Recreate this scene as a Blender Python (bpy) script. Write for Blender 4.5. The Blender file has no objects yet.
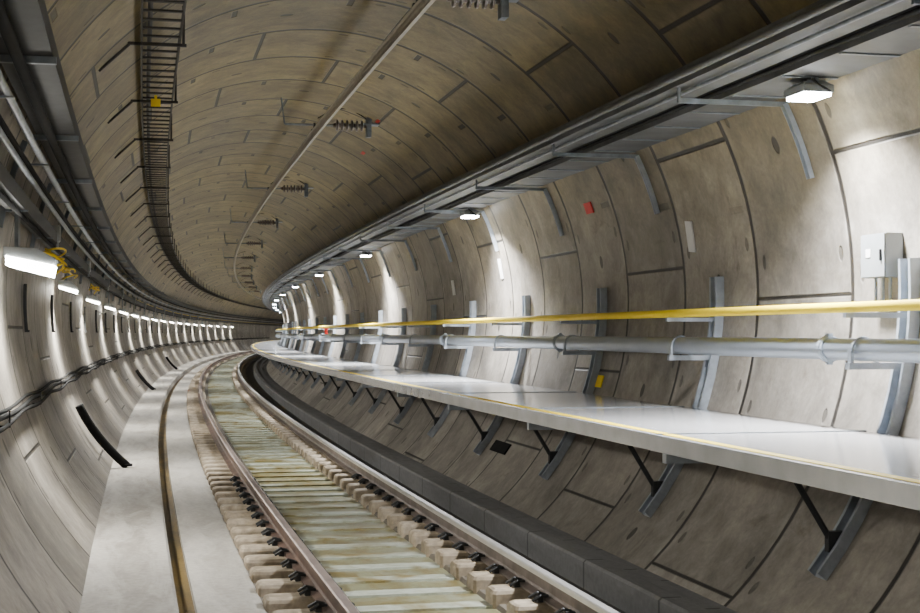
import bpy, math, random
from mathutils import Vector, Matrix
random.seed(4)
R=830.0; UC,ZC,RT=0.06,2.0,3.2
CU,CZ,F=-2.09,1.65,1439.0
S0,S1=-24.0,300.0
SE=215.0
col=bpy.context.scene.collection
def P(s,u,z):
    t=s/R
    return Vector((R-(R-u)*math.cos(t),(R-u)*math.sin(t),z))
def wall_u(z,side=1,rr=RT):
    return UC+side*math.sqrt(max(rr*rr-(z-ZC)**2,0))
# ---------------- node DSL ----------------
class N:
    def __init__(s,nt): s.nt=nt
    def m(s,op,a,b=None,c=None,clamp=False):
        n=s.nt.nodes.new('ShaderNodeMath'); n.operation=op; n.use_clamp=clamp
        for i,x in enumerate((a,b,c)):
            if x is None: continue
            if isinstance(x,(int,float)): n.inputs[i].default_value=x
            else: s.nt.links.new(x,n.inputs[i])
        return n.outputs[0]
    def lt(s,a,w,soft):
        n=s.nt.nodes.new('ShaderNodeMapRange'); n.interpolation_type='SMOOTHSTEP'
        s.nt.links.new(a,n.inputs[0]); n.inputs[1].default_value=w; n.inputs[2].default_value=w+soft
        n.inputs[3].default_value=1; n.inputs[4].default_value=0
        return n.outputs[0]
    def rng(s,a,a0,a1,b0,b1):
        n=s.nt.nodes.new('ShaderNodeMapRange'); s.nt.links.new(a,n.inputs[0])
        for i,v in enumerate((a0,a1,b0,b1)): n.inputs[i+1].default_value=v
        return n.outputs[0]
    def noise(s,vec,scale,detail=4,rough=.55,dist=0.0):
        n=s.nt.nodes.new('ShaderNodeTexNoise'); n.inputs['Scale'].default_value=scale
        n.inputs['Detail'].default_value=detail; n.inputs['Roughness'].default_value=rough
        n.inputs['Distortion'].default_value=dist
        if vec is not None: s.nt.links.new(vec,n.inputs['Vector'])
        return n.outputs['Fac']
    def mix(s,f,a,b,blend='MIX'):
        n=s.nt.nodes.new('ShaderNodeMix'); n.data_type='RGBA'; n.blend_type=blend
        for k,x in ((0,f),(6,a),(7,b)):
            if isinstance(x,(int,float)): n.inputs[k].default_value=x
            elif isinstance(x,tuple): n.inputs[k].default_value=(*x,1)
            else: s.nt.links.new(x,n.inputs[k])
        return n.outputs[2]
    def comb(s,x,y,z=0.0):
        n=s.nt.nodes.new('ShaderNodeCombineXYZ')
        for i,v in enumerate((x,y,z)):
            if isinstance(v,(int,float)): n.inputs[i].default_value=v
            else: s.nt.links.new(v,n.inputs[i])
        return n.outputs[0]
def newmat(name):
    m=bpy.data.materials.new(name); m.use_nodes=True
    return m,N(m.node_tree),m.node_tree.nodes['Principled BSDF']
def simple(name,c,rough=.6,metal=0.0,var=.15,scale=6.0,bump=.0,spec=None):
    m,n,b=newmat(name); nt=m.node_tree
    tc=nt.nodes.new('ShaderNodeTexCoord')
    f=n.noise(tc.outputs['Object'],scale,5)
    lo=tuple(x*(1-var) for x in c); hi=tuple(min(1,x*(1+var)) for x in c)
    nt.links.new(n.mix(n.rng(f,.35,.65,0,1),lo,hi),b.inputs['Base Color'])
    b.inputs['Roughness'].default_value=rough; b.inputs['Metallic'].default_value=metal
    if spec is not None: b.inputs['Specular IOR Level'].default_value=spec
    if bump:
        bp=nt.nodes.new('ShaderNodeBump'); bp.inputs['Strength'].default_value=bump; bp.inputs['Distance'].default_value=.01
        nt.links.new(f,bp.inputs['Height']); nt.links.new(bp.outputs[0],b.inputs['Normal'])
    return m
def emis(name,c,st):
    m,n,b=newmat(name)
    b.inputs['Base Color'].default_value=(*c,1)
    b.inputs['Emission Color'].default_value=(*c,1); b.inputs['Emission Strength'].default_value=st
    return m
RW=1.7
def lining_mat():
    m,n,b=newmat('segment_concrete'); nt=m.node_tree
    uv=nt.nodes.new('ShaderNodeUVMap'); uv.uv_map='UVMap'
    sp=nt.nodes.new('ShaderNodeSeparateXYZ'); nt.links.new(uv.outputs[0],sp.inputs[0])
    s_=sp.outputs[0]; a_=sp.outputs[1]
    SEG=2*math.pi*RT/8
    U=n.m('DIVIDE',n.m('SUBTRACT',s_,9.9-RW*60),RW)
    ring=n.m('FLOOR',U); fu=n.m('SUBTRACT',U,ring)
    V=n.m('ADD',n.m('DIVIDE',a_,SEG),n.m('MULTIPLY',ring,.43))
    seg=n.m('FLOOR',V); fv=n.m('SUBTRACT',V,seg)
    du=n.m('MULTIPLY',n.m('MINIMUM',fu,n.m('SUBTRACT',1.0,fu)),RW)
    dv=n.m('MULTIPLY',n.m('MINIMUM',fv,n.m('SUBTRACT',1.0,fv)),SEG)
    geo=nt.nodes.new('ShaderNodeNewGeometry'); gp=nt.nodes.new('ShaderNodeSeparateXYZ'); nt.links.new(geo.outputs['Position'],gp.inputs[0])
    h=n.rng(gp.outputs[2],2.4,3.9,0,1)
    duc=n.m('SUBTRACT',du,n.m('MULTIPLY',h,.014)); dvc=n.m('SUBTRACT',dv,n.m('MULTIPLY',h,.008))
    j=n.m('MAXIMUM',n.lt(duc,.014,.022),n.lt(dvc,.008,.013))
    V2=n.m('MULTIPLY',V,2.0)
    pv=n.m('MULTIPLY',n.m('ABSOLUTE',n.m('SUBTRACT',n.m('FRACT',V2),.5)),SEG/2)
    pu=n.m('ABSOLUTE',n.m('SUBTRACT',n.m('MULTIPLY',fu,RW),.24))
    wp=nt.nodes.new('ShaderNodeTexWhiteNoise'); wp.noise_dimensions='2D'
    nt.links.new(n.comb(ring,n.m('FLOOR',V2)),wp.inputs['Vector'])
    pa=n.m('MULTIPLY',n.m('MULTIPLY',n.lt(pv,.024,.014),n.lt(pu,.13,.03)),n.rng(wp.outputs['Value'],.25,.5,0,1))
    gu=n.m('MULTIPLY',n.m('SUBTRACT',fu,.5),RW); gv=n.m('MULTIPLY',n.m('SUBTRACT',fv,.5),SEG)
    g=n.lt(n.m('SQRT',n.m('ADD',n.m('MULTIPLY',gu,gu),n.m('MULTIPLY',n.m('MULTIPLY',gv,gv),.5))),.045,.012)
    hv=n.m('MULTIPLY',n.m('ABSOLUTE',n.m('SUBTRACT',n.m('FRACT',n.m('ADD',V2,.25)),.5)),SEG/2)
    hu=n.m('SUBTRACT',du,.16)
    hb=n.lt(n.m('SQRT',n.m('ADD',n.m('MULTIPLY',hu,hu),n.m('MULTIPLY',n.m('MULTIPLY',hv,hv),.35))),.028,.012)
    wn=nt.nodes.new('ShaderNodeTexWhiteNoise'); wn.noise_dimensions='2D'
    nt.links.new(n.comb(ring,seg),wn.inputs['Vector'])
    tone=n.rng(wn.outputs['Value'],0,1,.76,1.14)
    vec=n.comb(s_,a_)
    big=n.noise(vec,.8,6,.65,.7); mid=n.noise(vec,3.2,6,.7,.5)
    streak=n.noise(n.comb(n.m('MULTIPLY',s_,6.0),n.m('MULTIPLY',a_,.9)),1.0,4,.6)
    fine=n.noise(vec,22,4,.6)
    marks=n.m('MAXIMUM',n.m('MULTIPLY',pa,n.rng(gp.outputs[2],2.6,3.4,.0,1)),n.m('MAXIMUM',n.m('MULTIPLY',g,.9),n.m('MULTIPLY',hb,.6)))
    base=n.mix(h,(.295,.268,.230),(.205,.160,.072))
    k=n.m('MULTIPLY',n.m('MULTIPLY',tone,n.rng(big,.3,.7,.58,1.3)),n.m('MULTIPLY',n.rng(streak,.3,.7,.90,1.07),n.m('MULTIPLY',n.rng(mid,.3,.7,.68,1.28),n.rng(fine,.3,.7,.88,1.09))))
    c=n.mix(1.0,base,n.comb(k,k,k),'MULTIPLY')
    haze=n.m('MULTIPLY',n.lt(n.m('MINIMUM',du,dv),.04,.09),n.rng(n.noise(vec,2.3,3),.52,.64,0,.42))
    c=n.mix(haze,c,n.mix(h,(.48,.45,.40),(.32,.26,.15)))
    st=n.rng(n.noise(vec,1.7,5,.7,1.2),.60,.72,0,.55); c=n.mix(st,c,(.10,.080,.053))
    c=n.mix(n.m('MULTIPLY',marks,.92),c,(.016,.014,.010)); c=n.mix(n.m('MULTIPLY',j,.95),c,(.012,.010,.008))
    nt.links.new(c,b.inputs['Base Color']); b.inputs['Roughness'].default_value=.54
    hgt=n.m('SUBTRACT',n.m('ADD',n.m('MULTIPLY',fine,.12),n.m('MULTIPLY',mid,.25)),n.m('MAXIMUM',j,marks))
    bp=nt.nodes.new('ShaderNodeBump'); bp.inputs['Strength'].default_value=.6; bp.inputs['Distance'].default_value=.03
    nt.links.new(hgt,bp.inputs['Height']); nt.links.new(bp.outputs[0],b.inputs['Normal'])
    return m
def slab_mat(name,c,c2,amt=.5,rough=.7,scale=1.2,metal=0.0,stretch=.45,c3=None,joint=0):
    m,n,b=newmat(name); nt=m.node_tree
    uv=nt.nodes.new('ShaderNodeUVMap'); uv.uv_map='UVMap'
    sp=nt.nodes.new('ShaderNodeSeparateXYZ'); nt.links.new(uv.outputs[0],sp.inputs[0])
    v1=n.comb(n.m('MULTIPLY',sp.outputs[0],stretch),n.m('MULTIPLY',sp.outputs[1],2.2))
    f=n.noise(v1,scale*1.6,6,.65,.6); g=n.noise(uv.outputs[0],18,4)
    c_=n.mix(n.m('MULTIPLY',n.rng(f,.42,.62,0,1),amt),c,c2)
    if c3: c_=n.mix(n.rng(n.noise(uv.outputs[0],1.7,4,.6),.55,.70,0,.8),c_,c3)
    k=n.rng(g,.3,.7,.85,1.1) if not metal else n.rng(g,.3,.7,.97,1.03)
    c_=n.mix(1.0,c_,n.comb(k,k,k),'MULTIPLY')
    if joint:
        d=n.m('ABSOLUTE',n.m('SUBTRACT',n.m('FRACT',n.m('DIVIDE',sp.outputs[0],joint)),.5))
        c_=n.mix(n.m('MULTIPLY',n.lt(d,.006,.008),.8),c_,(.02,.02,.02))
    nt.links.new(c_,b.inputs['Base Color']); b.inputs['Roughness'].default_value=rough; b.inputs['Metallic'].default_value=metal
    bp=nt.nodes.new('ShaderNodeBump'); bp.inputs['Strength'].default_value=.3 if not metal else .02; bp.inputs['Distance'].default_value=.01
    nt.links.new(g,bp.inputs['Height']); nt.links.new(bp.outputs[0],b.inputs['Normal'])
    return m
def sleeper_mat():
    m,n,b=newmat('sleeper_concrete'); nt=m.node_tree
    geo=nt.nodes.new('ShaderNodeNewGeometry')
    f=n.noise(geo.outputs['Position'],1.1,5,.6,.8); g=n.noise(geo.outputs['Position'],9,4)
    c=n.mix(n.rng(f,.47,.60,0,.9),(.42,.45,.38),(.175,.125,.022))
    c=n.mix(n.rng(g,.48,.68,0,.6),c,(.21,.215,.125))
    nt.links.new(c,b.inputs['Base Color']); b.inputs['Roughness'].default_value=.42
    return m
def block_mat():
    m,n,b=newmat('sleeper_block'); nt=m.node_tree
    geo=nt.nodes.new('ShaderNodeNewGeometry')
    f=n.noise(geo.outputs['Position'],2.6,5,.65,.6); g=n.noise(geo.outputs['Position'],16,4)
    c=n.mix(n.rng(f,.42,.62,0,1),(.43,.36,.27),(.25,.20,.135))
    k=n.rng(g,.3,.7,.7,1.15); c=n.mix(1.0,c,n.comb(k,k,k),'MULTIPLY')
    nt.links.new(c,b.inputs['Base Color']); b.inputs['Roughness'].default_value=.8
    bp=nt.nodes.new('ShaderNodeBump'); bp.inputs['Strength'].default_value=.4; bp.inputs['Distance'].default_value=.01
    nt.links.new(g,bp.inputs['Height']); nt.links.new(bp.outputs[0],b.inputs['Normal'])
    return m
M={}
M['lining']=lining_mat()
M['slab']=slab_mat('pale_slab',(.39,.37,.335),(.24,.22,.19),.85)
M['bed']=slab_mat('stained_bed',(.215,.215,.125),(.15,.11,.03),.9,.35,1.2,0,.8,(.31,.33,.26))
M['ochre']=slab_mat('ochre_stain',(.17,.11,.03),(.035,.028,.015),.8,.45)
M['dusty']=slab_mat('dusty_slab',(.43,.41,.37),(.29,.27,.235),.7)
M['side']=slab_mat('grimy_bed',(.14,.12,.09),(.08,.068,.05),.8)
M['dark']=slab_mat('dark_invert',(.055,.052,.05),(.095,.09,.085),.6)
M['ledge']=slab_mat('ledge_concrete',(.20,.20,.205),(.13,.13,.133),.7,.6,1.2,0,.45,None,1.7)
M['sleeper']=sleeper_mat()
M['block']=block_mat()
M['rust']=simple('rail_rust',(.12,.075,.058),.5,.3,.35,5,.2)
M['rustg']=simple('rail_grey_web',(.20,.165,.15),.45,.4,.3,5,.2)
M['railtop']=simple('rail_running_band',(.82,.80,.78),.36,.8,.06,4)
M['railworn']=simple('rail_worn_band',(.55,.45,.42),.35,.75,.15,4)
M['galv']=simple('galvanised_steel',(.36,.40,.45),.45,.35,.15,9)
M['galvd']=simple('weathered_steel',(.19,.215,.24),.5,.35,.2,9)
M['pipe']=simple('pipe_steel',(.38,.43,.50),.36,.5,.06,2)
M['tray']=simple('tray_steel',(.085,.088,.09),.6,.2,.25,3)
M['black']=simple('black_rubber',(.010,.010,.010),.9,0,.2,8,0,.2)
M['dk']=simple('dark_painted_steel',(.03,.032,.034),.6,.2,.2,8)
M['ladder']=simple('ladder_steel',(.035,.032,.028),.6,.2,.2,8)
M['yellow']=simple('yellow_paint',(1.0,.74,.01),.6,0,.0,6)
M['ylw2']=simple('yellow_sheath',(.95,.66,.01),.45,0,.1,6)
M['alu']=simple('aluminium',(.40,.37,.31),.45,.6,.1,6)
M['deck']=slab_mat('deck_panel',(.92,.92,.93),(.74,.75,.76),.7,.13,1.2,.4,.3)
M['fascia']=simple('fascia_steel',(.68,.70,.73),.25,.6,.1,3)
M['white']=simple('white_plate',(.75,.75,.74),.5,0,.05,6)
M['grey']=simple('grey_enamel',(.28,.30,.31),.4,.1,.06,6)
M['red']=simple('red_plate',(.7,.02,.01),.5,0,.1,6)
M['insul']=simple('insulator',(.10,.075,.06),.3,0,.1,6)
M['lamp']=emis('lamp_glass',(.93,.97,1.0),70)
M['lampw']=emis('lamp_glass_neutral',(1.0,.99,.92),60)
M['lamps']=emis('small_lamp_glass',(1.0,.95,.82),45)
# ---------------- mesh helpers ----------------
def mesh_obj(name,verts,faces,mats,midx=None,uvs=None,smooth=False,parent=None):
    me=bpy.data.meshes.new(name); me.from_pydata([tuple(v) for v in verts],[],faces)
    for x in (mats if isinstance(mats,list) else [mats]): me.materials.append(M[x])
    if midx: me.polygons.foreach_set('material_index',midx)
    if uvs:
        l=me.uv_layers.new(name='UVMap')
        for lp in me.loops: l.data[lp.index].uv=uvs[lp.vertex_index]
    if smooth: me.polygons.foreach_set('use_smooth',[True]*len(me.polygons))
    me.update()
    o=bpy.data.objects.new(name,me); col.objects.link(o)
    if parent: o.parent=parent
    return o
def tag(o,label,cat,group=None,kind=None):
    o['label']=label; o['category']=cat
    if group: o['group']=group
    if kind: o['kind']=kind
    return o
def sweep(name,prof,mats,s0=S0,s1=S1,step=1.5,closed=False,midx=None,smooth=False,parent=None,flip=False,cap=False):
    n=max(1,int(round((s1-s0)/step))); k=len(prof)
    vs=[];uv=[];acc=[0]
    for i in range(1,k): acc.append(acc[-1]+math.dist(prof[i-1],prof[i]))
    for i in range(n+1):
        s=s0+(s1-s0)*i/n
        for j,(u,z) in enumerate(prof):
            vs.append(P(s,u,z)); uv.append((s,acc[j]))
    fs=[];mi=[]
    kk=k if closed else k-1
    for i in range(n):
        for j in range(kk):
            a=i*k+j;b=i*k+(j+1)%k;c=b+k;d=a+k
            fs.append((a,d,c,b) if flip else (a,b,c,d)); mi.append(midx[j] if midx else 0)
    return mesh_obj(name,vs,fs,mats,mi,uv,smooth,parent)
def circ(u,z,r,n=12): return [(u+r*math.cos(2*math.pi*i/n),z+r*math.sin(2*math.pi*i/n)) for i in range(n)]
class MB:
    def __init__(s,o=(0,0,0)): s.v=[];s.f=[];s.m=[];s.o=Vector(o)
    def add(s,vs,fs,mi=0):
        b=len(s.v); s.v+=[Vector(v)-s.o for v in vs]; s.f+=[tuple(b+i for i in f) for f in fs]; s.m+=[mi]*len(fs); return s
    def box(s,x0,x1,y0,y1,z0,z1,mi=0):
        vs=[(x,y,z) for x in (x0,x1) for y in (y0,y1) for z in (z0,z1)]
        return s.add(vs,[(0,1,3,2),(4,6,7,5),(0,4,5,1),(2,3,7,6),(0,2,6,4),(1,5,7,3)],mi)
    def lathe(s,p0,p1,tr,n=12,mi=0):
        p0=Vector(p0);p1=Vector(p1);d=(p1-p0);L=d.length;d.normalize()
        a=d.orthogonal().normalized();b=d.cross(a)
        vs=[];fs=[]
        for t,r in tr:
            for i in range(n):
                q=2*math.pi*i/n; vs.append(p0+d*(t*L)+(a*math.cos(q)+b*math.sin(q))*r)
        for k in range(len(tr)-1):
            for i in range(n):
                A=k*n+i;B=k*n+(i+1)%n; fs.append((A,B,B+n,A+n))
        fs.append(tuple(range(n))[::-1]); fs.append(tuple((len(tr)-1)*n+i for i in range(n)))
        return s.add(vs,fs,mi)
    def tube(s,p0,p1,r,n=10,mi=0): return s.lathe(p0,p1,[(0,r),(1,r)],n,mi)
    def poly(s,pts,r,n=8,mi=0):
        pts=[Vector(p) for p in pts]; vs=[];fs=[]; pr=None
        for i,p in enumerate(pts):
            d=(pts[min(i+1,len(pts)-1)]-pts[max(i-1,0)]).normalized()
            if pr is None: a=d.orthogonal().normalized()
            else: a=(pr-d*pr.dot(d)).normalized()
            pr=a;b=d.cross(a)
            for j in range(n):
                q=2*math.pi*j/n; vs.append(p+(a*math.cos(q)+b*math.sin(q))*r)
        for i in range(len(pts)-1):
            for j in range(n):
                A=i*n+j;B=i*n+(j+1)%n; fs.append((A,B,B+n,A+n))
        fs.append(tuple(range(n))[::-1]); fs.append(tuple((len(pts)-1)*n+j for j in range(n)))
        return s.add(vs,fs,mi)
    def chan(s,path,w,d,t=.008,lip=0.0,mi=0):
        prof=[(-w/2,d),(-w/2,0),(w/2,0),(w/2,d),(w/2-t,d),(w/2-t,t),(-w/2+t,t),(-w/2+t,d)]
        if lip: prof=[(-w/2+lip,d),(-w/2,d),(-w/2,0),(w/2,0),(w/2,d),(w/2-lip,d),(w/2-lip,d-t),(w/2-t,d-t),(w/2-t,t),(-w/2+t,t),(-w/2+t,d-t),(-w/2+lip,d-t)]
        k=len(prof); vs=[];fs=[]
        for (u,z,nu,nz) in path:
            for (y,n) in prof: vs.append((u+nu*n,y,z+nz*n))
        for i in range(len(path)-1):
            for j in range(k):
                a=i*k+j;b=i*k+(j+1)%k; fs.append((a,b,b+k,a+k))
        fs.append(tuple(range(k))[::-1]); fs.append(tuple((len(path)-1)*k+j for j in range(k)))
        return s.add(vs,fs,mi)
    def wpath(s,z0,z1,side=1,n=8,off=.0):
        r=RT-off-.004; a0=math.asin((z0-ZC)/r);a1=math.asin((z1-ZC)/r); out=[]
        for i in range(n+1):
            a=a0+(a1-a0)*i/n
            out.append((UC+side*r*math.cos(a),ZC+r*math.sin(a),-side*math.cos(a),-math.sin(a)))
        return out
    def obj(s,name,mats,parent=None,smooth=False):
        return mesh_obj(name,s.v,s.f,mats,s.m,None,smooth,parent)
def put(o,s,u,z):
    o.location=P(s,u,z); o.rotation_euler=(0,0,-s/R)
def empty(name):
    e=bpy.data.objects.new(name,None); e.empty_display_size=.1; col.objects.link(e); return e
def copy_tree(o,parent=None,parts=True):
    c=o.copy(); col.objects.link(c)
    if parent: c.parent=parent
    if parts:
        for ch in list(o.children): copy_tree(ch,c)
    return c
# ---------------- structure ----------------
def arcprof(a0,a1,n):
    return [(UC+RT*math.cos(math.radians(a0+(a1-a0)*i/n)),ZC+RT*math.sin(math.radians(a0+(a1-a0)*i/n))) for i in range(n+1)]
def arcsweep(name,a0,a1,n):
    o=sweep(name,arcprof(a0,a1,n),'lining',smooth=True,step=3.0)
    uvl=o.data.uv_layers[0]; k=n+1; NN=int(round((S1-S0)/3.0))
    for lp in o.data.loops:
        j=lp.vertex_index%k; i=lp.vertex_index//k
        a=math.radians(a0+(a1-a0)*j/n+100)
        uvl.data[lp.index].uv=(S0+(S1-S0)*i/NN,a*RT)
    return o
def struct(o,l,c): return tag(o,l,c,None,'structure')
struct(arcsweep('wall_right',-72,30,34),'curved grey concrete segment tunnel wall behind the walkway','tunnel wall')
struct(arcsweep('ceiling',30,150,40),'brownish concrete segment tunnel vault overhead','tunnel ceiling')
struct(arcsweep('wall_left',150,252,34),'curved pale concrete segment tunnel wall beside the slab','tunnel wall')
zl=-.10; ul=wall_u(zl,-1)
struct(sweep('trim_1',[(ul-.02,zl),(-1.76,zl),(-1.74,zl-.02),(-1.74,-.6)],'slab'),'pale concrete side slab along the tunnel wall','concrete slab')
struct(sweep('trim_2',[(-1.74,-.30),(-1.60,-.30)],'ochre'),'ochre stained drain channel beside the slab','drain channel')
struct(sweep('trim_3',[(-1.60,-.30),(-1.60,-.235),(-1.15,-.235),(-1.13,-.26)],'dusty'),'dusty pale concrete strip beside the sleepers','concrete strip')
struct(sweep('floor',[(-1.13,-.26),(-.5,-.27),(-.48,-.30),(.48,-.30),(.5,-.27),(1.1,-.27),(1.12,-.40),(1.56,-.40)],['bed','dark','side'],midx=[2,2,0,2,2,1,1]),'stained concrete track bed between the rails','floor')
zr=-.36
struct(sweep('trim_4',[(1.50,-.7),(1.50,-.19),(1.52,-.17),(1.66,-.17),(1.68,-.19),(1.68,-.26),(1.95,-.26),(1.97,zr),(wall_u(zr)+.02,zr)],'ledge'),'dark grey stepped concrete kerb at the wall base','concrete ledge')
# ---------------- rails ----------------
def railprof(u):
    h=[(-.075,-.165),(.075,-.165),(.075,-.152),(.02,-.135),(.009,-.12),(.009,-.05),(.036,-.038),(.036,-.008),(.026,0),(-.026,0),(-.036,-.008),(-.036,-.038),(-.009,-.05),(-.009,-.12),(-.02,-.135),(-.075,-.152)]
    return [(u+a,b) for a,b in h]
mi=[0]*16; mi[7]=1; mi[8]=1; mi[9]=1
mi2=list(mi); mi2[10]=1; mi2[6]=1
for u,l,mm,mt,mr in ((-.75,'long brown rusty steel running rail with worn top',mi,'railworn','rust'),(.75,'long steel running rail with shiny polished top',mi2,'railtop','rustg')):
    tag(sweep('running_rail',railprof(u),[mr,mt],closed=True,midx=mm,s0=-6),l,'rail','pair of running rails')
# ---------------- sleepers ----------------
def blockmesh(b,u0,u1,z0,z1,w,ch):
    vs=[]
    for (z,c) in ((z0,0),(z1-ch*1.1,0.0),(z1-ch*.35,ch*.35),(z1,ch*1.0)):
        r=.02
        for (x,y) in ((u0+c,-w+c+r),(u0+c+r,-w+c),(u1-c-r,-w+c),(u1-c,-w+c+r),(u1-c,w-c-r),(u1-c-r,w-c),(u0+c+r,w-c),(u0+c,w-c-r)): vs.append((x,y,z))
    fs=[tuple(range(8))[::-1],tuple(range(24,32))]
    for k in (0,8,16):
        for i in range(8):
            fs.append((k+i,k+(i+1)%8,k+8+(i+1)%8,k+8+i))
    b.add(vs,fs,1)
def clipmesh(b,u,sg):
    b.box(u+sg*.095-.02,u+sg*.095+.02,-.05,.05,-.175,-.13)
    b.poly([(u+sg*.15,-.05,-.155),(u+sg*.10,-.07,-.12),(u+sg*.045,-.05,-.125),(u+sg*.045,.0,-.125),(u+sg*.10,.01,-.11),(u+sg*.15,.05,-.15)],.011,6)
bs=MB(); bs.box(-.52,.52,-.10,.10,-.40,-.282,0)
blockmesh(bs,.46,.90,-.4,-.168,.125,.03); blockmesh(bs,-1.14,-.60,-.4,-.168,.125,.03)
sl0=bs.obj('railway_sleeper',['sleeper','block'])
for u,sg in ((-.75,-1),(-.75,1),(.75,-1),(.75,1)):
    b=MB(); clipmesh(b,u,sg); b.obj('rail_clip','dk',sl0)
ns=0; s=4.0
while s<180:
    o=sl0 if ns==0 else copy_tree(sl0,None,parts=(ns<24))
    put(o,s,0,0)
    tag(o,'pale concrete sleeper with tan rail seat blocks','railway sleeper','sleepers under the rails')
    ns+=1; s+=.60
# ---------------- walkway ----------------
ZW=.97; UF,UR=1.35,2.93; PL=3.4; FH=.105
def walkpanel():
    e=empty('steel_walkway')
    L=PL-.012; o=(UF,0,ZW-FH)
    b=MB(o)
    b.box(UF+.03,UR,0,L,ZW-.03,ZW)
    b.box(UF+.03,UR,.0,.05,ZW-.08,ZW-.03); b.box(UF+.03,UR,L-.05,L,ZW-.08,ZW-.03)
    d=b.obj('deck','deck',e)
    l=d.data.uv_layers.new(name='UVMap')
    for lp in d.data.loops:
        c=d.data.vertices[lp.vertex_index].co; l.data[lp.index].uv=(c.y+c.z,c.x)
    b=MB(o); b.box(UF,UF+.028,0,L,ZW-FH,ZW+.004); b.box(UF+.028,UF+.10,0,L,ZW-FH,ZW-FH+.008)
    b.obj('edge_channel','fascia',e)
    b=MB(o); b.box(UF+.08,UF+.15,0,L,ZW+.0005,ZW+.003); b.obj('safety_line','yellow',e)
    b=MB(o); b.box(UF+.03,UR,L-.022,L,ZW+.0005,ZW+.006); b.obj('joint_strip','galvd',e)
    return e
wp=walkpanel(); k=0; s=-7.9-3.4
while s<165:
    o=wp if k==0 else copy_tree(wp)
    put(o,s,UF,ZW-FH); tag(o,'pale steel walkway deck section with yellow edge line','walkway','walkway deck sections'); k+=1; s+=PL
def bracket():
    zb=-.02
    o=(wall_u(zb)-.02,0,zb); e=empty('walkway_bracket')
    b=MB(o); b.chan(b.wpath(zb,2.17,1,10),.16,.08,.009,.03); b.obj('upright','galv',e)
    b=MB(o); b.box(UF+.06,2.98,-.035,.035,ZW-.185,ZW-FH-.003); b.box(2.9,3.05,-.06,.06,ZW-.26,ZW-.12); b.obj('cantilever_arm','galv',e)
    b=MB(o); b.tube((2.28,0,ZW-.2),(2.62,0,.22),.022,8); b.box(2.18,2.38,-.06,.06,ZW-.28,ZW-.18); b.box(2.58,2.70,-.03,.03,.16,.30); b.obj('diagonal_brace','dk',e)
    b=MB(o); b.box(2.74,3.2,-.03,.03,1.40,1.445); b.obj('pipe_arm','galv',e)
    b=MB(o); b.box(2.72,3.2,-.022,.022,1.755,1.79); b.obj('handrail_arm','galv',e)
    b=MB(o)
    b.poly([(2.86+.086*math.cos(t),0,1.535+.086*math.sin(t)) for t in [math.pi*(-.1+1.2*i/10) for i in range(11)]],.009,6)
    b.box(2.755,2.775,-.025,.025,1.445,1.53); b.box(2.945,2.965,-.025,.025,1.445,1.53)
    b.obj('pipe_clamp','galv',e)
    return e
bk=bracket(); k=0; s=9.0-3.4*4
while s<165:
    o=bk if k==0 else copy_tree(bk)
    put(o,s,wall_u(-.02)-.02,-.02); tag(o,'grey steel wall bracket carrying walkway, pipe and handrail','wall bracket','walkway wall brackets'); k+=1; s+=3.4
pp=tag(sweep('water_pipe',circ(2.86,1.535,.078,24),'pipe',s0=-6,s1=180,closed=True,smooth=True),'long grey steel fire main pipe on wall brackets','pipe')
s=9.0-6.8+.5
while s<110:
    b=MB()
    b.lathe((0,-.05,0),(0,.05,0),[(0,.079),(0,.088),(.3,.088),(.34,.097),(.66,.097),(.7,.088),(1,.088),(1,.079)],24)
    b.box(-.02,.02,-.02,.02,.09,.112); b.box(-.02,.02,-.02,.02,-.112,-.09)
    c=b.obj('pipe_coupling','pipe',pp); put(c,s,2.86,1.535); s+=6.8
tag(sweep('handrail',circ(2.80,1.828,.036,16),'yellow',s0=-6,s1=180,closed=True,smooth=True),'long bright yellow tubular handrail above the pipe','handrail')
# ---------------- right overhead trays ----------------
ZT=3.48; TU0,TU1=2.00,2.86
def tray(name,u0,u1,z,label,s0=-8,mat='tray',hh=.13):
    pr=[(u0,z+hh),(u0,z),(u1,z),(u1,z+hh),(u1-.01,z+hh),(u1-.01,z+.01),(u0+.01,z+.01),(u0+.01,z+hh)]
    return tag(sweep(name,pr,mat,s0=s0,s1=SE,closed=True),label,'cable tray')
def ribs(par,u0,u1,z0,z1,step,s0,s1,w,mat='tray',name='rung'):
    vs=[];fs=[];s=s0
    while s<s1:
        b0=len(vs)
        for du in (u0,u1):
            for ds in (s-w/2,s+w/2):
                for z in (z0,z1): vs.append(P(ds,du,z))
        fs+=[tuple(b0+i for i in f) for f in [(0,1,3,2),(4,6,7,5),(0,4,5,1),(2,3,7,6),(0,2,6,4),(1,5,7,3)]]
        s+=step
    o=mesh_obj(name,vs,fs,mat,None,None,False,par); o['kind']='stuff'; return o
ta=tray('cable_tray',2.00,2.34,ZT+.05,'dark steel upper cable tray along the wall shoulder')
tb_=tray('cable_tray',2.40,2.84,ZT-.02,'dark steel lower cable tray along the wall shoulder',hh=.10)
ribs(tb_,2.41,2.83,ZT-.030,ZT-.021,.85,-6,SE-2,.04,'galvd')
tag(sweep('conduit',circ(1.955,ZT+.10,.026,10),'tray',s0=-8,s1=SE,closed=True,smooth=True),'thin dark conduit along the cable tray edge','conduit')
tag(sweep('conduit',circ(2.37,ZT+.03,.018,8),'black',s0=-8,s1=SE,closed=True,smooth=True),'black cable running between two trays','cable')
tag(sweep('conduit',circ(2.10,ZT+.020,.016,8),'galvd',s0=-8,s1=SE,closed=True,smooth=True),'dull grey conduit clipped under the upper tray','conduit')
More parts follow.
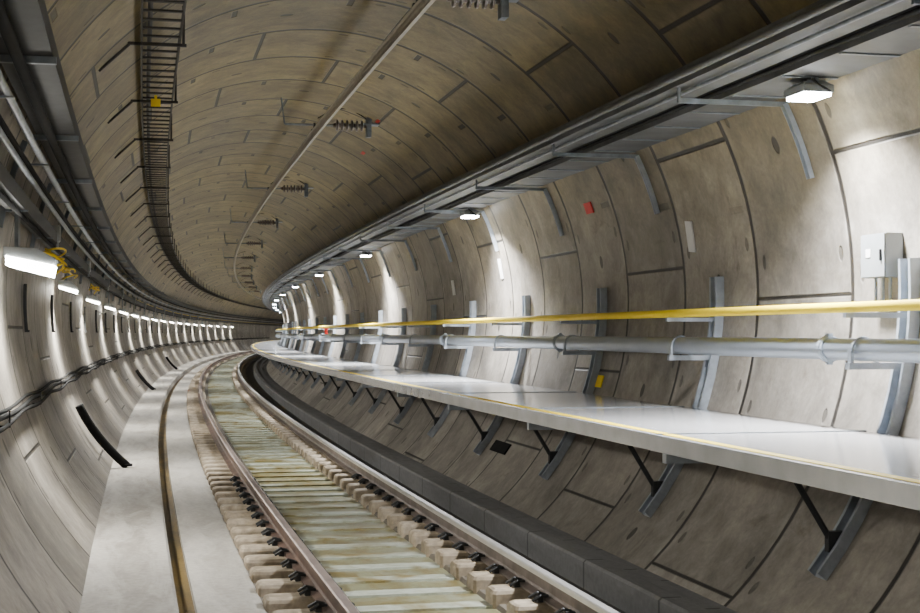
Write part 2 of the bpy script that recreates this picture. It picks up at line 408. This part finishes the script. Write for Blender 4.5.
def traybr():
    o=(3.0,0,ZT-.7); e=empty('tray_bracket')
    b=MB(o); b.chan(b.wpath(ZT-.62,ZT-.04,1,5),.065,.04,.007,.012); b.obj('wall_channel','galv',e)
    b=MB(o); b.box(TU0+.02,wall_u(ZT-.09)-.01,-.015,.015,ZT-.072,ZT-.035); b.box(TU0+.02,TU0+.04,-.012,.012,ZT-.035,ZT+.045); b.obj('support_arm','galvd',e)
    return e
tb=traybr(); k=0; s=10.3-3.4*4
while s<165:
    o=tb if k==0 else copy_tree(tb)
    put(o,s,3.0,ZT-.7); tag(o,'grey steel bracket holding the cable tray to the wall','wall bracket','cable tray brackets'); k+=1; s+=3.4
# ---------------- lamps ----------------
def addlight(e,sx,sy,power,colr,z,rot=(0,0,0),loc=(0,0,0),spread=2.5):
    L=bpy.data.lights.new('bulb','AREA'); L.shape='RECTANGLE'; L.size=sx; L.size_y=sy; L.energy=power; L.color=colr; L.spread=spread
    o=bpy.data.objects.new('bulb',L); col.objects.link(o); o.parent=e; o.location=(loc[0],loc[1],z); o.rotation_euler=rot
def lampR():
    u,z=2.66,ZT-.105; e=empty('tunnel_lamp'); o=(u,0,z)
    b=MB(o); vs=[]
    for (zz,w,l) in ((z-.03,.115,.16),(z+.02,.115,.16),(z+.045,.08,.13)):
        vs+=[(u-w,-l,zz),(u+w,-l,zz),(u+w,l,zz),(u-w,l,zz)]
    fs=[(3,2,1,0),(8,9,10,11)]+[(k+i,k+(i+1)%4,k+4+(i+1)%4,k+4+i) for k in (0,4) for i in range(4)]
    b.add(vs,fs)
    for i in range(5): b.box(u-.07,u+.07,-.12+i*.055,-.112+i*.055,z+.045,z+.06)
    b.obj('housing','grey',e)
    b=MB(o); b.box(u-.10,u+.10,-.145,.145,z-.055,z-.031); b.obj('lamp_glass','lamp',e)
    b=MB(o); b.box(u-.015,u+.015,-.13,.13,z+.045,z+.074); b.obj('mounting_bracket','galvd',e)
    b=MB(o); b.poly([(u-.06+.10*math.sin(t*3.1),-.22+.05*math.cos(t*4),z+.06-.10*math.sin(t*2.6)) for t in [i/14 for i in range(15)]],.007,6); b.obj('supply_cable','black',e)
    return e,u,z
e,lu,lz=lampR()
addlight(e,.2,.3,400,(.97,.98,1.0),-.07,(0,math.radians(6),0),spread=2.35)
k=0; s=9.4-10.9*2
while s<210:
    o=e if k==0 else copy_tree(e)
    put(o,s,lu,lz); tag(o,'bright white floodlight hung beneath the cable tray','tunnel light','lamps under the cable tray'); k+=1; s+=10.9
def lampL(big):
    u,z=-2.85,2.27; e=empty('tunnel_lamp'); o=(u,0,z); dz=-.20
    w=1.0 if big else .62; hh=.055 if big else .012; ly=.2 if big else .12
    def q(a): return -3.06+(a+3.06)*w
    b=MB(o)
    sec=[(q(-3.06),2.55+dz),(q(-3.06),2.47+dz),(q(-2.69),2.37+dz+.04*(1-w)),(q(-2.65),2.45+dz),(q(-2.80),2.54+dz)]
    vs=[(a,-ly,c) for a,c in sec]+[(a,ly,c) for a,c in sec]
    fs=[(0,1,2,3,4),(9,8,7,6,5)]+[(i,5+i,5+(i+1)%5,(i+1)%5) for i in range(5)]
    b.add(vs,fs); b.obj('housing','grey',e)
    b=MB(o); m=.04*(1-w)
    sec=[(q(-3.04),2.475+dz),(q(-3.04),2.455+dz-hh),(q(-2.68),2.365+dz-hh+m),(q(-2.66),2.40+dz+m)]
    vs=[(a,-ly-.01,c) for a,c in sec]+[(a,ly-.01,c) for a,c in sec]
    b.add(vs,[(0,1,2,3),(7,6,5,4)]+[(i,4+i,4+(i+1)%4,(i+1)%4) for i in range(4)]); b.obj('lamp_glass','lampw' if big else 'lamps',e)
    b=MB(o); b.box(-2.98,-2.95,-.10,.10,2.51+dz,2.63); b.obj('mounting_bracket','galvd',e)
    addlight(e,.26,.3,140,(1,.975,.90),-.16,(0,math.radians(-14),0),(.04 if big else -.03,0,0),2.7)
    return e
eb=lampL(True); es=lampL(False); kb=ks=0; s=12.3-7.5*4
while s<140:
    if s<13:
        o=eb if kb==0 else copy_tree(eb); kb+=1; l='large glaring floodlight under the narrow cable tray'
    else:
        o=es if ks==0 else copy_tree(es); ks+=1; l='small bright lamp under the narrow cable tray'
    put(o,s,-2.85,2.27); tag(o,l,'tunnel light','lamps on the slab side wall'); s+=7.5
# ---------------- left services ----------------
tray('cable_tray',-2.80,-2.49,3.25,'dark steel cable tray high on the slab side wall',mat='dk')
tray('cable_tray',-3.03,-2.88,2.64,'narrow dark cable tray above the lamps',mat='dk')
for (u,z,r,m,l) in ((-2.75,3.04,.026,'galv','pale grey conduit below the cable tray'),(-2.82,2.86,.022,'galvd','grey conduit above the narrow tray'),(-2.96,2.80,.016,'ylw2','yellow sheathed cable on the narrow tray'),(-2.92,2.60,.02,'black','black cable under the narrow tray'),(-2.66,3.17,.035,'black','thick black cable under the cable tray'),(-2.84,2.95,.03,'black','thick black cable between two trays')):
    tag(sweep('conduit',circ(u,z,r,10),m,s0=-8,s1=SE,closed=True,smooth=True),l,'conduit')
def lbr():
    o=(-2.95,0,2.62); e=empty('tray_bracket')
    b=MB(o); b.chan(b.wpath(2.5,3.2,-1,5),.07,.04,.006,.012); b.obj('wall_channel','galvd',e)
    b=MB(o); b.box(wall_u(3.22,-1)+.03,-2.47,-.02,.02,3.205,3.247); b.obj('support_arm','galvd',e)
    b=MB(o); b.box(wall_u(2.61,-1)+.02,-2.86,-.02,.02,2.625,2.638); b.obj('lower_arm','galvd',e)
    b=MB(o); b.box(wall_u(2.99,-1)+.02,-2.70,-.015,.015,3.0,3.012); b.obj('conduit_clip','galvd',e)
    return e
lb=lbr(); k=0; s=5.2
while s<120:
    o=lb if k==0 else copy_tree(lb); put(o,s,-2.95,2.62); tag(o,'dull steel bracket holding trays above the slab','wall bracket','slab side tray brackets'); k+=1; s+=3.4
def jbox():
    b=MB((-3.0,0,2.72)); b.box(-2.99,-2.86,-.1,.1,2.66,2.84); b.box(-2.86,-2.85,-.09,.09,2.67,2.83); b.tube((-2.88,0,2.66),(-2.88,0,2.58),.014,8)
    return b.obj('junction_box','grey')
jb=jbox(); k=0; s=8.5
while s<110:
    o=jb if k==0 else jb.copy()
    if k: col.objects.link(o)
    put(o,s,-3.0,2.72); tag(o,'small grey junction box on the narrow tray','junction box','junction boxes on the narrow tray'); k+=1; s+=8.0
def sagcable(z0,r,off,amp,ph,mat,label):
    pts=[];s=-4
    while s<180:
        z=z0-amp*abs(math.sin(math.pi*(s/3.4+ph)))-.008*math.sin(s*1.7+ph*9)
        pts.append(P(s,wall_u(z,-1,RT-off),z)); s+=.4
    b=MB(); b.poly(pts,r,6); tag(b.obj('wall_cable',mat,None,True),label,'cable','cables clipped to the wall')
ZK=1.06
sagcable(ZK-.01,.022,.06,.010,0,'black','black cable clipped along the pale wall')
sagcable(ZK-.05,.018,.07,.015,.3,'black','thin black cable sagging along the pale wall')
sagcable(ZK+.03,.016,.05,.01,.1,'black','black cable clipped above the thin cable')
def strap():
    b=MB((wall_u(1.9,-1),0,1.65)); b.chan(b.wpath(1.66,2.15,-1,4),.04,.03,.006); b.box(wall_u(1.68,-1)+.005,wall_u(1.68,-1)+.05,-.012,.012,1.66,1.68)
    return b.obj('cable_hanger','dk')
st=strap(); k=0; s=6.7
while s<120:
    o=st if k==0 else copy_tree(st); put(o,s,wall_u(1.9,-1),1.65)
    tag(o,'dark vertical steel channel fixed on the wall','cable hanger','dark channels on the slab side wall'); k+=1; s+=4.25
def clipb():
    b=MB((wall_u(ZK,-1),0,ZK)); u=wall_u(ZK,-1); b.box(u+.015,u+.11,-.015,.015,ZK-.09,ZK-.075); b.box(u+.10,u+.11,-.015,.015,ZK-.09,ZK+.03)
    return b.obj('cable_cleat','black')
cb=clipb(); k=0; s=4.0
while s<120:
    o=cb if k==0 else cb.copy()
    if k: col.objects.link(o)
    put(o,s,wall_u(ZK,-1),ZK); tag(o,'small black steel hook holding wall cables','cable cleat','cable hooks on the wall'); k+=1; s+=3.4
for s,h in ((19.2,.8),(45,.6),(70,.6)):
    b=MB((ul+.25,0,zl)); pts=[]
    for i in range(9):
        t=i/8; z=zl+.02+h*t; u=wall_u(z,-1)+.12+.10*(1-t)**2
        pts.append((u,-.0-.15*t,z))
    b.lathe(pts[0],Vector(pts[0])+Vector((0,0,.03)),[(0,.07),(1,.07)],10)
    b.poly(pts,.055,10); o=b.obj('hose_stub','black',None,True); put(o,s,ul+.25,zl)
    tag(o,'black ribbed hose stub leaning on the wall','hose')
rr=random.Random(5)
def tangle(s,n,size,label):
    b=MB((-2.80,0,2.42))
    for q in range(n):
        pts=[]; p=[rr.uniform(0,6.3) for _ in range(4)]; L=rr.uniform(.5,1.3)
        for i in range(34):
            t=i/33
            pts.append((-2.82+size*.9*math.sin(p[0]+t*5.1)*math.cos(p[1]+t*2.3),-L*.5+L*t,2.40-.02*q+size*.75*math.sin(p[2]+t*3.7)*math.cos(p[3]+t*1.9)))
        b.poly(pts,.010,6)
    o=b.obj('yellow_cable','ylw2',None,True); put(o,s,-2.80,2.42); tag(o,label,'cable')
tangle(14.2,7,.15,'loose tangle of thin yellow cable beside the lamp')
tangle(18.0,3,.10,'small loose length of yellow cable by the tray')
tangle(25.0,3,.10,'short slack yellow cable under the tray')
# ---------------- ceiling cable ladder ----------------
zLd=4.40; a0,a1=-1.98,-1.61
ld=tag(sweep('cable_ladder',[(a0,zLd-.03),(a0+.018,zLd-.03),(a0+.018,zLd+.035),(a0,zLd+.035)],'ladder',closed=True,s0=-4,s1=SE),'dull dark cable ladder running along the vault','cable ladder')
sweep('side_rail',[(a1-.018,zLd),(a1,zLd),(a1,zLd+.065),(a1-.018,zLd+.065)],'ladder',closed=True,s0=-4,s1=SE,parent=ld)
ribs(ld,a0+.018,a1-.018,zLd-.005,zLd+.012,.36,-3,SE-2,.045,'ladder')
tag(sweep('power_cable',circ(a0+.08,zLd+.036,.022,8),'ladder',s0=-4,s1=SE,closed=True,smooth=True),'thin dark cable resting on the cable ladder','cable')
def lhang():
    o=(-1.7,0,4.6); e=empty('ladder_hanger')
    b=MB(o); b.box(a0-.12,a1+.05,-.015,.015,zLd-.06,zLd-.032); b.box(a1+.01,a1+.035,-.015,.015,zLd-.05,ZC+math.sqrt(RT**2-(a1+.01-UC)**2)-.01); b.obj('cross_arm','ladder',e)
    b=MB(o); b.tube((a0-.10,0,zLd-.05),(a0-.38,0,ZC+math.sqrt(RT**2-(a0-.38-UC)**2)-.01),.014,8); b.obj('tie_rod','ladder',e)
    return e
lh=lhang(); k=0; s=6.9
while s<120:
    o=lh if k==0 else copy_tree(lh); put(o,s,-1.7,4.6); tag(o,'dark steel hanger fixing the cable ladder overhead','ladder hanger','cable ladder hangers'); k+=1; s+=3.4
b=MB((a0+.2,0,zLd-.05)); b.box(a0+.11,a0+.22,-.002,.002,zLd-.12,zLd-.03); b.box(a0+.15,a0+.18,-.01,.01,zLd-.03,zLd+.01); o=b.obj('marker_tag','yellow'); put(o,17.0,a0+.2,zLd-.05); tag(o,'small yellow marker tag on the cable ladder','marker tag')
# ---------------- conductor rail ----------------
uc,zc=.55,4.60
pr=[(-.02,0),(.02,0),(.022,.02),(.014,.035),(.03,.06),(.03,.085),(.045,.1),(.045,.11),(-.045,.11),(-.045,.1),(-.03,.085),(-.03,.06),(-.014,.035),(-.022,.02)]
tag(sweep('overhead_conductor_rail',[(uc+a,zc+c) for a,c in pr],'alu',closed=True,s0=-4,s1=SE),'long aluminium overhead conductor rail beneath the vault','conductor rail')
def cz(u): return ZC+math.sqrt(RT**2-(u-UC)**2)
def csup():
    o=(uc,0,zc+.11); e=empty('conductor_support')
    za=zc+.20
    b=MB(o); b.box(uc-.05,uc+.05,-.04,.04,zc+.111,zc+.13); b.box(uc-.015,uc+.015,-.02,.02,zc+.12,za+.03); b.obj('rail_clamp','dk',e)
    b=MB(o); tr=[(0,.03)]
    for i in range(6):
        t=.08+i*.145; tr+=[(t,.035),(t+.02,.085),(t+.06,.085),(t+.09,.035)]
    tr.append((1,.03)); b.lathe((uc+.28,0,za),(uc+.80,0,za),tr,14); b.obj('insulator','insul',e)
    b=MB(o); b.tube((uc-.45,0,za),(uc+.30,0,za),.018,8); b.obj('support_arm','galvd',e)
    b=MB(o); b.box(uc+.79,uc+.86,-.08,.08,za-.17,za+.17); b.box(uc+.80,uc+.85,-.03,.03,za+.1,cz(uc+.86)-.01); b.box(uc+.74,uc+.98,-.1,.1,cz(uc+.98)-.03,cz(uc+.98)-.01); b.obj('drop_post','galvd',e)
    b=MB(o); b.tube((uc-.45,0,za),(uc-.50,0,cz(uc-.50)-.01),.012,8); b.obj('tie_rod','galvd',e)
    b=MB(o); b.poly([(uc+.05+.75*t,.03*math.sin(6*t),za+.10+.16*math.sin(3.14*t)) for t in [i/12 for i in range(13)]],.008,6); b.obj('jumper_wire','black',e)
    return e
cs=csup(); k=0; s=13.15
while s<110:
    o=cs if k==0 else copy_tree(cs); put(o,s,uc,zc+.11); tag(o,'dark ribbed insulator support for the conductor rail','insulator support','conductor rail supports'); s+=8.5 if k==0 else 9.8; k+=1
# ---------------- wall items ----------------
def wallplate(name,s,z,w,h,d,mat,label,cat,tilt=0,side=1):
    a=math.asin((z-ZC)/RT)
    b=MB(); b.box(-d,0,-w/2,w/2,-h/2,h/2)
    o=b.obj(name,mat)
    put(o,s,UC+side*(RT-.006)*math.cos(a),z)
    o.matrix_world=Matrix.Translation(o.location)@Matrix.Rotation(-s/R,4,'Z')@Matrix.Rotation(-a*side,4,'Y')@Matrix.Rotation(tilt,4,'X')
    return tag(o,label,cat)
wallplate('sign_plate',13.0,2.58,.16,.30,.012,'white','white rectangular plate fixed on the wall','sign',.1)
wallplate('sign_plate',24.2,2.43,.20,.26,.012,'white','small white plate fixed on the wall','sign')
wallplate('sign_plate',20.6,2.6,.16,.3,.012,'white','narrow white plate fixed on the wall','sign')
wallplate('marker_plate',15.8,3.09,.26,.13,.012,'red','small red plate fixed on the wall','marker plate')
wallplate('marker_plate',15.6,1.1,.2,.14,.012,'yellow','small yellow plate on the wall below the pipe','marker plate')
wallplate('slot_plate',18.4,.14,.8,.16,.02,'black','black plate standing in for a dark slot low on the wall','wall slot')  # black plate stands in for the darkness inside an open wall slot
wallplate('survey_mark',21.5,4.86,.25,.05,.006,'red','short red survey mark on the vault','survey mark')
wallplate('survey_mark',24.5,4.75,.25,.06,.006,'red','small red painted survey mark on the vault','survey mark')
e=empty('electrical_box'); put(e,9.3,wall_u(2.2)-.075,2.2)
b=MB(); b.box(-.07,.06,-.17,.17,-.155,.155); b.obj('enclosure','grey',e)
b=MB(); b.box(-.082,-.071,-.165,.165,-.15,.15); d=b.obj('door','grey',e)
b=MB(); b.box(-.092,-.083,-.13,-.11,-.04,.04); b.obj('latch','black',d)
b=MB(); b.box(-.086,-.083,.02,.09,-.01,.05); b.obj('rating_label','white',d)
b=MB()
for i in range(3): b.tube((-.0,-.1+i*.1,-.155),(-.0,-.1+i*.1,-.33),.012,8)
b.obj('conduit','galv',e)
tag(e,'light grey electrical junction box on the tunnel wall','electrical box')
e=empty('hydrant_valve'); put(e,42,2.86,1.615)
b=MB(); b.lathe((0,0,0),(0,0,.16),[(0,.05),(.2,.05),(.25,.04),(.8,.04),(.85,.06),(1,.06)],14); b.obj('body','red',e)
b=MB(); b.lathe((0,0,.16),(0,0,.18),[(0,.10),(1,.10)],16); b.obj('handwheel','red',e)
tag(e,'red hydrant valve on top of the fire main','valve')
# ---------------- camera/world ----------------
w=bpy.data.worlds.new('world'); bpy.context.scene.world=w; w.use_nodes=True
w.node_tree.nodes['Background'].inputs[0].default_value=(.5,.5,.5,1); w.node_tree.nodes['Background'].inputs[1].default_value=.2
cam=bpy.data.cameras.new('camera'); co=bpy.data.objects.new('camera',cam); col.objects.link(co)
cam.sensor_width=36; cam.lens=F/920*36; cam.clip_end=1000; cam.clip_start=.05
co.location=P(0,CU,CZ)
yaw=math.atan((460-115)/F); pitch=math.atan(26.5/F)
co.rotation_euler=(math.pi/2+pitch,0,-yaw)
bpy.context.scene.camera=co
